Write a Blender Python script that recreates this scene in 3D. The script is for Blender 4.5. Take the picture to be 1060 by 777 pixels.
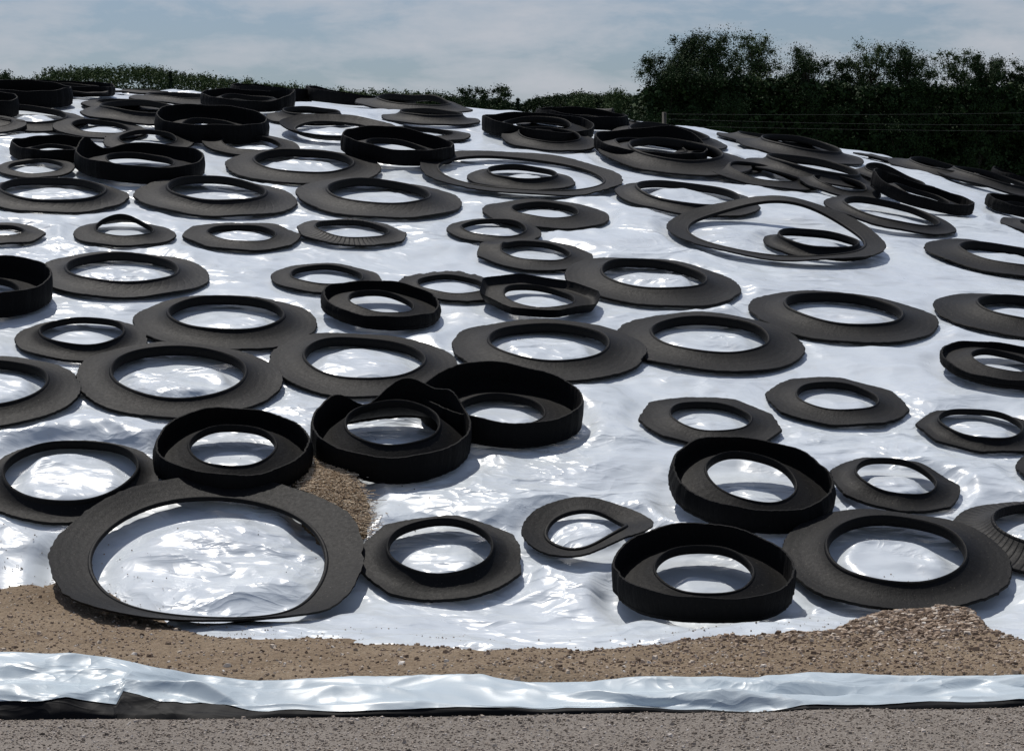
import bpy, math, random
import numpy as np
from mathutils import Vector, Matrix
for o in list(bpy.data.objects): bpy.data.objects.remove(o)
SC = bpy.context.scene
C = SC.collection
rnd = random.Random(7)
rs = np.random.RandomState(11)
R_ = math.radians

# ------------------------------------------------------------------ camera
F = 2600.0; CX, CY = 530.0, 388.5; CAMZ = 1.65
PITCH = math.atan(118.5 / F)
cam_d = bpy.data.cameras.new("camera"); cam = bpy.data.objects.new("camera", cam_d); C.objects.link(cam)
cam_d.sensor_width = 36; cam_d.lens = F / 1060 * 36
cam_d.clip_start = 0.1; cam_d.clip_end = 6000
cam.location = (0, 0, CAMZ); cam.rotation_euler = (R_(90) - PITCH, 0, 0)
SC.camera = cam

# ------------------------------------------------------------------ light
SUN_EL, SUN_AZ = 63.0, -26.0            # azimuth measured from +Y, negative = left
sd = Vector((math.sin(R_(SUN_AZ)) * math.cos(R_(SUN_EL)), math.cos(R_(SUN_AZ)) * math.cos(R_(SUN_EL)), math.sin(R_(SUN_EL))))
sun_d = bpy.data.lights.new("sun", 'SUN'); sun_d.energy = 4.0; sun_d.angle = R_(0.53); sun_d.color = (1, .955, .89)
sun = bpy.data.objects.new("sun", sun_d); C.objects.link(sun)
sun.rotation_euler = sd.to_track_quat('Z', 'Y').to_euler(); sun.location = (-5, 10, 20)
world = bpy.data.worlds.new("World"); SC.world = world; world.use_nodes = True
SC.view_settings.view_transform = 'Standard'; SC.view_settings.look = 'None'
SC.view_settings.gamma = 1; SC.view_settings.exposure = -0.2
SC.view_settings.use_curve_mapping = False
SC.render.engine = 'CYCLES'


class NT:
    def __init__(s, tree): s.t = tree; s.n = tree.nodes; s.l = tree.links
    def add(s, typ, ins=None, **props):
        nd = s.n.new(typ)
        for k, v in props.items(): setattr(nd, k, v)
        for k, v in (ins or {}).items():
            sk = nd.inputs[k]
            if hasattr(v, 'node'): s.l.new(v, sk)
            elif hasattr(v, 'outputs'): s.l.new(v.outputs[0], sk)
            else: sk.default_value = v
        return nd
    def math(s, op, a, b=0.0, c=0.0):
        return s.add('ShaderNodeMath', {0: a, 1: b, 2: c}, operation=op).outputs[0]
    def mix(s, f, a, b):
        m = s.add('ShaderNodeMix', data_type='RGBA')
        for i, v in ((0, f), (6, a), (7, b)):
            if hasattr(v, 'node'): s.l.new(v, m.inputs[i])
            else: m.inputs[i].default_value = v
        return m.outputs[2]
    def ramp(s, f, stops):
        r = s.add('ShaderNodeValToRGB', {0: f}); e = r.color_ramp.elements
        while len(e) < len(stops): e.new(.5)
        for q, (p, c) in zip(e, stops):
            q.position = p; q.color = c if len(c) == 4 else (*c, 1)
        return r.outputs[0]
    def noise(s, vec, scale, detail=4, rough=.5, dist=0.0):
        return s.add('ShaderNodeTexNoise', {'Vector': vec, 'Scale': scale, 'Detail': detail, 'Roughness': rough, 'Distortion': dist})


# sky
w = NT(world.node_tree); w.n.clear()
sky = w.add('ShaderNodeTexSky', sky_type='NISHITA', sun_disc=False, sun_elevation=R_(SUN_EL), sun_rotation=R_(SUN_AZ), air_density=1.0, dust_density=1.5, ozone_density=1.5)
tc = w.add('ShaderNodeTexCoord')
mp = w.add('ShaderNodeMapping', {'Vector': tc.outputs['Generated'], 'Scale': (5.0, 5.0, 22.0), 'Location': (1.3, .2, .35)})
n1 = w.noise(mp.outputs[0], 1.3, 7, .55, .3)
mp2 = w.add('ShaderNodeMapping', {'Vector': tc.outputs['Generated'], 'Scale': (22.0, 22.0, 70.0), 'Location': (3.3, 1.2, .0)})
n2 = w.noise(mp2.outputs[0], 1.0, 6, .6, .2)
cl = w.math('ADD', w.math('MULTIPLY', n1.outputs[0], .55), w.math('MULTIPLY', n2.outputs[0], .5))
cf = w.ramp(cl, [(.48, (0, 0, 0)), (.56, (.55, .55, .55)), (.66, (1, 1, 1))])
SKYTINT = (.57, .62, .72, 1)
base = w.add('ShaderNodeMix', data_type='RGBA', blend_type='MULTIPLY'); base.inputs[0].default_value = 1
w.l.new(sky.outputs[0], base.inputs[6]); base.inputs[7].default_value = SKYTINT
skyc = w.mix(w.math('MULTIPLY', cf, .75), base.outputs[2], (5.0, 5.15, 5.6, 1))
bg = w.add('ShaderNodeBackground', {'Color': skyc, 'Strength': 0.12})
wo = w.add('ShaderNodeOutputWorld', {'Surface': bg})

# ------------------------------------------------------------------ noise helpers (numpy)
_perm = rs.permutation(512); _ga = rs.rand(512) * 2 * math.pi
def perlin(x, y):
    x = np.asarray(x, float); y = np.asarray(y, float)
    xi = np.floor(x).astype(int); yi = np.floor(y).astype(int); xf = x - xi; yf = y - yi
    u = xf * xf * xf * (xf * (xf * 6 - 15) + 10); v = yf * yf * yf * (yf * (yf * 6 - 15) + 10)
    def g(ix, iy, dx, dy):
        h = _perm[(_perm[ix & 511] + iy) & 511]; a = _ga[h]
        return np.cos(a) * dx + np.sin(a) * dy
    a = g(xi, yi, xf, yf); b = g(xi + 1, yi, xf - 1, yf); c = g(xi, yi + 1, xf, yf - 1); d = g(xi + 1, yi + 1, xf - 1, yf - 1)
    return (a * (1 - u) + b * u) * (1 - v) + (c * (1 - u) + d * u) * v * 1.0
def fbm(x, y, o=4):
    s = 0; a = 1
    for i in range(o):
        s = s + a * perlin(x * 2 ** i + 17.3 * i, y * 2 ** i - 9.1 * i); a *= .5
    return s
def ridge(x, y, sharp=3.0):
    return (1 - np.clip(np.abs(perlin(x, y)) * 2.2, 0, 1)) ** sharp
def sstep(a, b, x):
    t = np.clip((np.asarray(x, float) - a) / (b - a), 0, 1); return t * t * (3 - 2 * t)

# ------------------------------------------------------------------ the heap's surface H(x,y)
PY = np.array([0, 9.3, 10.5, 11.0, 11.42, 11.6, 12.0, 12.6, 13.2, 14.7, 15.6, 16.75, 18.95, 21.0, 22.0, 23.0, 24.0, 25.5, 28, 33, 37, 60])
PZ = np.array([0, 0, .0, .0, .0, .045, .19, .42, .62, 1.08, 1.33, 1.63, 2.17, 2.64, 2.83, 2.97, 3.05, 3.09, 3.0, 1.4, 0, 0])
_fy = np.arange(0, 60, .05); _fz = np.interp(_fy, PY, PZ)
_k = np.exp(-.5 * (np.arange(-12, 13) / 3.0) ** 2); _k /= _k.sum()
_fz = np.convolve(np.pad(_fz, 12, mode='edge'), _k, 'valid')
def H(x, y):
    x = np.asarray(x, float); y = np.asarray(y, float)
    p = np.interp(y, _fy, _fz)
    cross = -.055 * x * sstep(11, 14, y) - .019 * np.clip(x, 0, 9) ** 2 * sstep(14, 22, y)
    return p + cross * sstep(37, 30, y)
def Hn(x, y, e=.25):
    dx = (H(x + e, y) - H(x - e, y)) / (2 * e); dy = (H(x, y + e) - H(x, y - e)) / (2 * e)
    return Vector((-float(dx), -float(dy), 1)).normalized()
def cast(px, py):
    # where the line of sight of a spot in the picture meets the heap: gives x, y on the ground plan
    ca, sa = math.cos(PITCH), math.sin(PITCH)
    dy_ = ca * F + sa * -(py - CY); dz_ = -sa * F + ca * -(py - CY)
    ys = np.arange(8, 27, .02); xs = (px - CX) / dy_ * ys; zs = CAMZ + dz_ / dy_ * ys
    g = zs - H(xs, ys); k = np.where(g <= 0)[0]
    i = k[0] if len(k) else int(np.argmin(g))
    return float(xs[i]), float(ys[i])

# ------------------------------------------------------------------ object helpers
def tag(o, label=None, cat=None, group=None, kind=None):
    for k, v in (('label', label), ('category', cat), ('group', group), ('kind', kind)):
        if v: o[k] = v
    return o
def mesh_obj(name, verts, faces, mat, parent=None, smooth=True, sharp=None, loc=None):
    me = bpy.data.meshes.new(name)
    verts = np.asarray(verts, np.float32)
    if isinstance(faces, np.ndarray):
        nf, k = faces.shape
        me.vertices.add(len(verts)); me.vertices.foreach_set('co', verts.ravel())
        me.loops.add(nf * k); me.loops.foreach_set('vertex_index', faces.astype(np.int32).ravel())
        me.polygons.add(nf); me.polygons.foreach_set('loop_start', np.arange(0, nf * k, k, dtype=np.int32))
        me.update(calc_edges=True); me.validate()
    else:
        me.from_pydata(verts.tolist(), [], [list(f) for f in faces])
    me.polygons.foreach_set('use_smooth', [smooth] * len(me.polygons))
    if sharp: me.set_sharp_from_angle(angle=R_(sharp))
    me.update()
    me.materials.append(mat)
    o = bpy.data.objects.new(name, me); C.objects.link(o)
    if parent is not None: o.parent = parent
    if loc is not None: o.location = loc
    return o
def empty(name, loc):
    o = bpy.data.objects.new(name, None); C.objects.link(o); o.location = loc; o.empty_display_size = .1
    return o
def grid_faces(nu, nv, wrap=False):
    i = np.arange(nu if wrap else nu - 1)[:, None]; j = np.arange(nv - 1)[None, :]
    i2 = (i + 1) % nu
    return np.stack([i * nv + j, i2 * nv + j, i2 * nv + j + 1, i * nv + j + 1], -1).reshape(-1, 4)

# ------------------------------------------------------------------ materials
def new_mat(name):
    m = bpy.data.materials.new(name); m.use_nodes = True; t = NT(m.node_tree); t.n.clear()
    return m, t
def finish(t, bsdf): t.add('ShaderNodeOutputMaterial', {'Surface': bsdf.outputs[0]})

def plastic_mat(name, col, col2, rough, bump=1.0, soil=1.0, spec=.42):
    m, t = new_mat(name)
    g = t.add('ShaderNodeNewGeometry'); P = g.outputs['Position']
    nz = t.noise(P, 1.1, 5, .6)
    c = t.mix(t.ramp(nz.outputs[0], [(.35, (0, 0, 0)), (.75, (1, 1, 1))]), col, col2)
    # dusty smears and specks
    mp = t.add('ShaderNodeMapping', {'Vector': P, 'Scale': (2.2, 1.0, 1.0)})
    dn = t.noise(mp.outputs[0], 2.6, 9, .72)
    c = t.mix(t.ramp(dn.outputs[0], [(.56, (0, 0, 0)), (.85, (.35 * soil,) * 3)]), c, (.42, .38, .33, 1))
    sp = t.noise(P, 38, 3, .6)
    c = t.mix(t.ramp(sp.outputs[0], [(.71, (0, 0, 0)), (.78, (.5 * soil,) * 3)]), c, (.25, .2, .15, 1))
    # creases
    m1 = t.add('ShaderNodeMapping', {'Vector': P, 'Rotation': (0, 0, .5), 'Scale': (1.6, 3.4, 1.6)})
    a = t.noise(m1.outputs[0], 1.5, 3, .5, 1.1)
    r1 = t.math('POWER', t.math('SUBTRACT', 1.0, t.math('MINIMUM', t.math('MULTIPLY', t.math('ABSOLUTE', t.math('SUBTRACT', a.outputs[0], .5)), 7.0), 1.0)), 2.0)
    m2 = t.add('ShaderNodeMapping', {'Vector': P, 'Rotation': (0, 0, -.8), 'Scale': (3.0, 6.5, 3.0)})
    b = t.noise(m2.outputs[0], 1.7, 3, .5, 1.4)
    r2 = t.math('POWER', t.math('SUBTRACT', 1.0, t.math('MINIMUM', t.math('MULTIPLY', t.math('ABSOLUTE', t.math('SUBTRACT', b.outputs[0], .5)), 6.0), 1.0)), 2.0)
    f = t.noise(P, 14, 4, .55, .4)
    msk = t.ramp(t.noise(P, .9, 3, .5).outputs[0], [(.38, (.12, .12, .12)), (.62, (1, 1, 1))])
    wob = t.noise(P, 1.7, 3, .5); wv = t.add('ShaderNodeVectorMath', {0: wob.outputs['Color'], 'Scale': .55}, operation='SCALE')
    pw_ = t.add('ShaderNodeVectorMath', {0: P, 1: wv.outputs[0]}, operation='ADD').outputs[0]
    tot = t.math('MULTIPLY', r1, .0040)
    for (sc_, ang_, st_, amp_) in ((2.2, .55, 3.2, .060), (4.6, -.75, 2.6, .036), (9.5, .15, 2.0, .016), (19.0, .9, 1.6, .0045)):
        mm = t.add('ShaderNodeMapping', {'Vector': pw_, 'Rotation': (0, 0, ang_), 'Scale': (1.0, st_, 1.0)})
        vo = t.add('ShaderNodeTexVoronoi', {'Vector': mm.outputs[0], 'Scale': sc_ * .55})
        tot = t.math('ADD', tot, t.math('MULTIPLY', vo.outputs['Distance'], amp_))
    sy_ = t.add('ShaderNodeSeparateXYZ', {0: P})
    calm = t.add('ShaderNodeMapRange', {'Value': sy_.outputs[1], 'From Min': 12.3, 'From Max': 15.5, 'To Min': 1.0, 'To Max': .75})
    tot = t.math('MULTIPLY', tot, calm.outputs[0])
    hgt = t.math('ADD', t.math('MULTIPLY', tot, msk), t.math('MULTIPLY', f.outputs[0], .0003))
    bp = t.add('ShaderNodeBump', {'Height': hgt, 'Strength': bump, 'Distance': 1.0})
    ro = t.math('ADD', t.math('MULTIPLY', dn.outputs[0], .10), rough - .05)
    bs = t.add('ShaderNodeBsdfPrincipled', {'Base Color': c, 'Roughness': ro, 'Normal': bp.outputs[0], 'IOR': 1.5, 'Specular IOR Level': spec})
    finish(t, bs); return m

def rubber_mat(name, dark, dust, rough=.55, ribs=0, ribamp=.004, dustamt=.5, twist=0.0):
    m, t = new_mat(name)
    tc = t.add('ShaderNodeTexCoord'); g = t.add('ShaderNodeNewGeometry'); oi = t.add('ShaderNodeObjectInfo')
    P = g.outputs['Position']
    n = t.noise(P, 3.1, 7, .65); n2 = t.noise(P, 55, 5, .65)
    f = t.math('ADD', t.math('MULTIPLY', n.outputs[0], .75), t.math('MULTIPLY', n2.outputs[0], .25))
    f = t.math('ADD', f, t.math('MULTIPLY', t.math('SUBTRACT', oi.outputs['Random'], .5), .16))
    fac = t.ramp(f, [(.40, (0, 0, 0)), (.64, (min(1, dustamt * 1.7),) * 3)])
    # dust lies on faces that look up
    sx = t.add('ShaderNodeSeparateXYZ', {0: g.outputs['True Normal']})
    up = t.ramp(sx.outputs[2], [(.2, (.15, .15, .15)), (.95, (1, 1, 1))])
    so = t.add('ShaderNodeSeparateXYZ', {0: tc.outputs['Object']})
    rr = t.math('SQRT', t.math('ADD', t.math('MULTIPLY', so.outputs[0], so.outputs[0]), t.math('MULTIPLY', so.outputs[1], so.outputs[1])))
    ang = t.math('ARCTAN2', so.outputs[1], so.outputs[0])
    pv = t.add('ShaderNodeCombineXYZ', {0: t.math('MULTIPLY', ang, 7.0), 1: t.math('MULTIPLY', rr, 5.0), 2: t.math('MULTIPLY', oi.outputs['Random'], 40.0)})
    st = t.noise(pv.outputs[0], 2.0, 7, .7)
    fac = t.math('MAXIMUM', fac, t.ramp(st.outputs[0], [(.50, (0, 0, 0)), (.72, (min(1, dustamt * 1.6),) * 3)]))
    c = t.mix(t.math('MULTIPLY', fac, up), (*dark, 1), (*dust, 1))
    sp = t.noise(P, 130, 2, .5)
    c = t.mix(t.math('MULTIPLY', t.ramp(sp.outputs[0], [(.70, (0, 0, 0)), (.76, (.7, .7, .7))]), up), c, (.22, .19, .15, 1))
    h = t.math('ADD', t.math('MULTIPLY', n2.outputs[0], .0024), t.math('MULTIPLY', st.outputs[0], .0022))
    # faint moulded rings round the sidewall
    so = t.add('ShaderNodeSeparateXYZ', {0: tc.outputs['Object']})
    rr = t.math('SQRT', t.math('ADD', t.math('MULTIPLY', so.outputs[0], so.outputs[0]), t.math('MULTIPLY', so.outputs[1], so.outputs[1])))
    h = t.math('ADD', h, t.math('MULTIPLY', t.math('SINE', t.math('MULTIPLY', rr, 150.0)), .00018))
    if ribs:
        an = t.math('ARCTAN2', so.outputs[1], so.outputs[0])
        an = t.math('ADD', an, t.math('MULTIPLY', rr, twist))
        wv = t.math('SINE', t.math('MULTIPLY', an, float(ribs)))
        wv = t.math('POWER', t.math('MULTIPLY', t.math('ADD', wv, 1.0), .5), 6.0)
        h = t.math('SUBTRACT', h, t.math('MULTIPLY', wv, ribamp))
    bp = t.add('ShaderNodeBump', {'Height': h, 'Strength': .8, 'Distance': 1.0})
    ro = t.math('ADD', t.math('MULTIPLY', n2.outputs[0], .25), rough - .1)
    bs = t.add('ShaderNodeBsdfPrincipled', {'Base Color': c, 'Roughness': ro, 'Normal': bp.outputs[0], 'Specular IOR Level': .14})
    finish(t, bs); return m

M = {}
M['sheet'] = plastic_mat('white_plastic', (.62, .67, .705, 1), (.57, .615, .665, 1), .29)
M['fold'] = plastic_mat('white_fold_plastic', (.50, .57, .61, 1), (.44, .52, .57, 1), .38, .8)
M['hem'] = plastic_mat('black_plastic', (.004, .0045, .0055, 1), (.006, .006, .007, 1), .6, .8, .02, .10)
M['grey'] = rubber_mat('weathered_rubber', (.0058, .0058, .0060), (.018, .0178, .018), .60)
M['mid'] = rubber_mat('dull_rubber', (.0020, .0020, .0022), (.0060, .0061, .0063), .60)
M['dark'] = rubber_mat('black_rubber', (.0018, .0018, .002), (.0065, .006, .0056), .62, dustamt=.4)
M['ribbed'] = rubber_mat('ribbed_rubber', (.006, .0058, .0058), (.018, .017, .016), .56, 60, .004)
M['cuts'] = rubber_mat('scored_rubber', (.0052, .0053, .0056), (.016, .0158, .016), .58, 34, .0007, twist=3.0)
M['tread'] = rubber_mat('tread_rubber', (.002, .002, .0023), (.0045, .0042, .004), .75, 90, .0012, .3)
M['bead'] = rubber_mat('bead_rubber', (.003, .003, .0033), (.010, .0092, .0088), .55, dustamt=.4)

def earth_mat(name, c1, c2, c3, scale=1.0, bump=.02, spots=(.4, .36, .3)):
    m, t = new_mat(name); g = t.add('ShaderNodeNewGeometry'); P = g.outputs['Position']
    a = t.noise(P, 2.2 * scale, 8, .62); b = t.noise(P, 60 * scale, 6, .7)
    c = t.mix(t.ramp(a.outputs[0], [(.35, (0, 0, 0)), (.65, (1, 1, 1))]), (*c1, 1), (*c2, 1))
    c = t.mix(t.ramp(b.outputs[0], [(.4, (0, 0, 0)), (.62, (.8, .8, .8))]), c, (*c3, 1))
    v = t.add('ShaderNodeTexVoronoi', {'Vector': P, 'Scale': 70 * scale})
    sv = t.add('ShaderNodeSeparateColor', {0: v.outputs['Color']})
    c = t.mix(t.math('MULTIPLY', t.ramp(v.outputs['Distance'], [(.2, (1, 1, 1)), (.4, (0, 0, 0))]), t.ramp(sv.outputs[0], [(.72, (0, 0, 0)), (.9, (.8, .8, .8))])), c, (*spots, 1))
    hh = t.math('ADD', t.math('MULTIPLY', b.outputs[0], bump), t.math('MULTIPLY', v.outputs['Distance'], -bump * .35))
    bp = t.add('ShaderNodeBump', {'Height': hh, 'Strength': .8, 'Distance': 1.0})
    bs = t.add('ShaderNodeBsdfPrincipled', {'Base Color': c, 'Roughness': .95, 'Normal': bp.outputs[0], 'Specular IOR Level': .15})
    finish(t, bs); return m
M['dirt'] = earth_mat('brown_dirt', (.255, .19, .128), (.34, .265, .185), (.17, .125, .085))
M['road'] = earth_mat('road_gravel', (.26, .23, .20), (.32, .285, .25), (.165, .145, .125), 1.3, .016)
M['field'] = earth_mat('field_grass', (.05, .075, .025), (.07, .09, .03), (.03, .05, .015), .4)
def var_mat(name, stops, rough=.85, scale=None):
    m, t = new_mat(name); g = t.add('ShaderNodeNewGeometry')
    c = t.ramp(g.outputs['Random Per Island'], stops)
    bs = t.add('ShaderNodeBsdfPrincipled', {'Base Color': c, 'Roughness': rough, 'Specular IOR Level': .25})
    finish(t, bs); return m
M['stone'] = var_mat('pebbles', [(0, (.12, .085, .06)), (.4, (.27, .195, .135)), (.75, (.40, .31, .235)), (.93, (.55, .47, .38)), (1, (.72, .67, .6))])
M['grit'] = var_mat('road_grit', [(0, (.12, .10, .08)), (.5, (.29, .24, .195)), (.85, (.42, .36, .30)), (1, (.6, .55, .5))])
M['straw'] = var_mat('straw', [(0, (.14, .09, .055)), (.4, (.38, .28, .18)), (.8, (.58, .46, .32)), (1, (.80, .70, .54))], .7)
M['leafA'] = var_mat('dark_leaves', [(0, (.016, .032, .011)), (.5, (.026, .05, .016)), (1, (.042, .072, .022))], .8)
M['leafB'] = var_mat('mid_leaves', [(0, (.035, .058, .022)), (.5, (.06, .095, .034)), (1, (.10, .14, .05))], .8)
M['needle'] = var_mat('needles', [(0, (.010, .022, .012)), (1, (.026, .045, .022))], .7)
def plain(name, c, rough=.8):
    m, t = new_mat(name); g = t.add('ShaderNodeNewGeometry'); n = t.noise(g.outputs['Position'], 9, 5, .6)
    col = t.mix(n.outputs[0], (c[0] * .6, c[1] * .6, c[2] * .6, 1), (c[0] * 1.3, c[1] * 1.3, c[2] * 1.3, 1))
    finish(t, t.add('ShaderNodeBsdfPrincipled', {'Base Color': col, 'Roughness': rough})); return m
M['bark'] = plain('bark', (.07, .055, .04)); M['wood'] = plain('pole_wood', (.07, .06, .05)); M['wire'] = plain('wire', (.12, .12, .12), .6)
M['rust'] = plain('soil_clod', (.05, .03, .02))

# ------------------------------------------------------------------ the setting: ground, road, dirt, sheet
v = [(-3000, -200, -.03), (3000, -200, -.03), (3000, 5000, -.03), (-3000, 5000, -.03)]
tag(mesh_obj('ground', v, [(0, 1, 2, 3)], M['field'], smooth=False), kind='structure')
xs = np.linspace(-9, 9, 360); ys = np.linspace(6.5, 10.2, 90)
X, Y = np.meshgrid(xs, ys, indexing='ij')
Z = .004 + .012 * fbm(X * 1.2, Y * 2.2, 4) + .004 * fbm(X * 9, Y * 9, 2) - .02 * (ys > 9.9)
tag(mesh_obj('gravel_road', np.stack([X, Y, Z], -1).reshape(-1, 3), grid_faces(len(xs), len(ys)), M['road']), kind='structure')
v = [(-60, -60, -.012), (60, -60, -.012), (60, 6.6, -.012), (-60, 6.6, -.012)]
tag(mesh_obj('yard', v, [(0, 1, 2, 3)], M['road'], smooth=False), kind='structure')

# edge of the sheet against the dirt
edge = [(-140, 585), (0, 602), (80, 606), (150, 630), (185, 652), (230, 664), (300, 666), (400, 670), (520, 676), (600, 678), (690, 668), (740, 663), (790, 665), (840, 662), (870, 656), (900, 643), (940, 638), (975, 637), (1000, 646), (1022, 660), (1060, 670), (1300, 674)]
ep = sorted(cast(a, b) for a, b in edge); EX = np.array([p[0] for p in ep]); EY = np.array([p[1] for p in ep])
def Bd(x): return np.interp(x, EX, EY)
def pile(x, y):      # the heap of chippings at the right
    return .055 * np.exp(-((x - 1.80) / .42) ** 2 - ((y - 11.45) / .42) ** 2)
def dirt_z(x, y):
    d = Bd(x) - y + .12 * fbm(x * 3.1, y * 3.1, 4) * 1.0
    up = np.where(d > 0, .055 * (1 - np.exp(-np.clip(d, 0, 9) / .12)), np.clip(d, -.5, 0) * .55)
    n = .028 * fbm(x * 2.0, y * 2.6, 4) + .010 * fbm(x * 12, y * 12, 3)
    return H(x, y) + up + n * sstep(-.3, .1, d) + pile(x, y) * sstep(-.05, .25, d) - .09 * sstep(9.75, 9.4, y) * sstep(-2.2, .5, x) - .03 * sstep(9.7, 9.4, y)
xs = np.arange(-6.5, 6.5, .022); ys = np.arange(9.2, 13.4, .024)
X, Y = np.meshgrid(xs, ys, indexing='ij')
tag(mesh_obj('dirt', np.stack([X, Y, dirt_z(X, Y)], -1).reshape(-1, 3), grid_faces(len(xs), len(ys)), M['dirt']), kind='structure')

STRAW = cast(350, 518)
def wrinkle(x, y):
    fr = sstep(14.6, 12.2, y); toe = sstep(12.9, 11.4, y)
    wx = x + .35 * perlin(x * .9, y * .9 + 5); wy = y + .35 * perlin(x * .9 + 9, y * .9)
    w = .022 * fbm(wx * .8, wy * .8, 2) * (1 - .2 * fr)
    m = .4 + .8 * sstep(-.15, .3, perlin(x * .6 + 3, y * .6))
    u1, v1 = wx * .92 + wy * .39, wy * .92 - wx * .39
    u2, v2 = wx * .80 - wy * .6, wy * .8 + wx * .6
    w += (.018 + .016 * fr) * m * (1 - 2.6 * np.abs(perlin(u1 * 1.0, v1 * 2.2 + 4)))
    w += (.028 + .026 * fr) * m * ridge(u1 * .9 + 3, v1 * 1.7, 1.15)
    w += (.015 + .013 * fr) * m * ridge(u2 * 1.5 + 7, v2 * 2.8, 1.1)
    w += (.006 + .006 * fr) * (1 - 2.6 * np.abs(perlin(u2 * 2.4, v2 * 4.0 + 4))) * m
    w += (.006 + .006 * fr) * m * ridge(u1 * 2.6 + 17, v1 * 5.1, 1.1)
    w += (.0010 + .003 * fr) * m * ridge(u2 * 5.1 + 11, v2 * 8.1, 1.1)
    w += .016 * fr * ridge(u1 * 1.2 - v1 * .8 + 31, v1 * 2.0 + u1 * 1.1, 1.1) + .010 * fr * ridge(u2 * 3.0 + 5, v2 * 4.1 - u2, 1.1)
    w += .022 * toe * ridge(wx * .7 + 2, wy * 3.0, 1.2) + .03 * toe * perlin(wx * 1.9, wy * 3.6)
    return w
# folded edge of the sheet along the road
def strip(u, v):
    """u = x along the road, v 0..1 from the foot on the road over the ridge to the back"""
    front = np.interp(u, [-2.1, 0, 1.95], [8.92, 9.03, 9.22]); zt = np.interp(u, [-4, -1.85, -1.5, -1.2, -.95, -.6, 0, 1, 4], [.185, .17, .15, .085, .055, .06, .05, .045, .035])
    wob = .03 * perlin(u * 1.9, 3.3) + .012 * perlin(u * 7, 1.3)
    a = np.clip(v / .8, 0, 1); b = np.clip((v - .8) / .2, 0, 1)
    y = front + wob * (1 - a * .5) + .40 * a + .16 * b
    z = zt * (a ** .8) * (1 - .12 * b) - .10 * b ** 2
    e = np.sin(np.pi * np.clip(v / .85, 0, 1)) ** .6
    wy = v * 5
    R1 = lambda a, b: 1 - 2.0 * np.abs(perlin(a, b))
    ww = .25 * perlin(u * 1.1 + 3, v * 1.3)
    z = z + e * (.022 * perlin(u * 1.6 + v * 2.5, wy * .4 + 2) + .055 * (R1(u * .8 + v * 1.3 + 3 + ww, v * 1.7 - u * .35) - .5) + .048 * (R1(u * .45 - v * .5 + 4 + ww, v * 2.6 + u * .25) - .5) + .024 * (R1(u * 1.9 - v * 1.8, v * 1.9 + u * .7 + 7 + ww) - .5) + .014 * (R1(u * 4.1 + v * 2, v * 2.7 - u * 1.6) - .5))
    y = y - e * .05 * (R1(u * 1.5 + v * 1.3 + 13 + ww, v * 1.6 + u * .5) - .5)
    z = z + .008 * perlin(u * 4.1, v * 3) + .01 * (v > 0)
    y = y - e * .05 * perlin(u * 1.4 + 5, v * 2.5)
    return y, z
us = np.arange(-4.6, 4.6, .012)
vb = .06 + .03 * perlin(us * 1.6, 8.2) + .02 * perlin(us * 6, 2.2)
vb += .15 * np.clip(1 - (us + 1.43) / .24, 0, 1) * (us > -1.43) + .13 * np.clip(1 - np.abs(us + 1.08) / .2, 0, 1)
vb = np.clip(vb + .045 * sstep(-.8, -1.7, us), .04, .5)
roll = empty('folded_sheet_edge', (0, 9.1, 0))
tag(roll, 'long crumpled strip of white plastic with a black underside lying between dirt and road', 'plastic sheet')
def stripmesh(name, v0, v1, nv, mat, off=0):
    t = np.linspace(0, 1, nv)[None, :]; V = v0[:, None] + (v1 - v0)[:, None] * t; U = np.repeat(us[:, None], nv, 1)
    y, z = strip(U, V); y = y + off
    return mesh_obj(name, np.stack([U, y - 9.1, z], -1).reshape(-1, 3), grid_faces(len(us), nv), mat, roll)
stripmesh('white_face', vb, np.ones_like(vb), 60, M['fold'])
stripmesh('black_underside', np.zeros_like(vb), vb + .03, 12, M['hem'], .006)

# ------------------------------------------------------------------ cut tyres
GX0, GY0, GS = -7.0, 8.0, .03
RINGS = []
TOP = np.zeros((470, 700))          # how much already lies on the heap
def top_add(x, y, h):
    i = ((x - GX0) / GS).astype(int); j = ((y - GY0) / GS).astype(int)
    ok = (i > 0) & (j > 0) & (i < 468) & (j < 698)
    i, j, h = i[ok], j[ok], h[ok]
    for a in (0, 1):
        for b in (0, 1): np.maximum.at(TOP, (i + a, j + b), h)
def top_get(x, y):
    i = np.clip(((x - GX0) / GS).astype(int), 0, 469); j = np.clip(((y - GY0) / GS).astype(int), 0, 699)
    return TOP[i, j]
NA = 160
TH = np.arange(NA) / NA * 2 * np.pi
def bumpfn(items):
    s = np.zeros(NA)
    for deg, wd, hh in items:
        d = (np.degrees(TH) - deg + 180) % 360 - 180
        s += hh * np.exp(-.5 * (d / wd) ** 2)
    return s
def loopmesh(name, cs, mat, parent, x0, y0, nrm, rot=0, open_=False):
    """cs: list of (r(theta), h(theta)) points of a closed cross-section swept round the ring and laid on the heap"""
    P = []
    cy = nrm.z / math.hypot(nrm.z, nrm.y)
    z0 = float(H(x0, y0))
    for r, h in cs:
        r = np.broadcast_to(r, (NA,)); h = np.broadcast_to(h, (NA,))
        x = r * np.cos(TH); y = r * np.sin(TH) * cy
        z = H(x0 + x, y0 + y) - z0
        P.append(np.stack([x + nrm.x * h, y + nrm.y * h, z + nrm.z * h], -1))
    P = np.stack(P, 1); n = P.shape[1]
    P = np.concatenate([P, P[:, :1]], 1) if False else P
    i = np.arange(NA)[:, None]; j = np.arange(n)[None, :]; i2 = (i + 1) % NA; j2 = (j + 1) % n
    fc = np.stack([i * n + j, i * n + j2, i2 * n + j2, i2 * n + j], -1).reshape(-1, 4)
    return mesh_obj(name, P.reshape(-1, 3), fc, mat, parent, True, 38)

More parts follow.
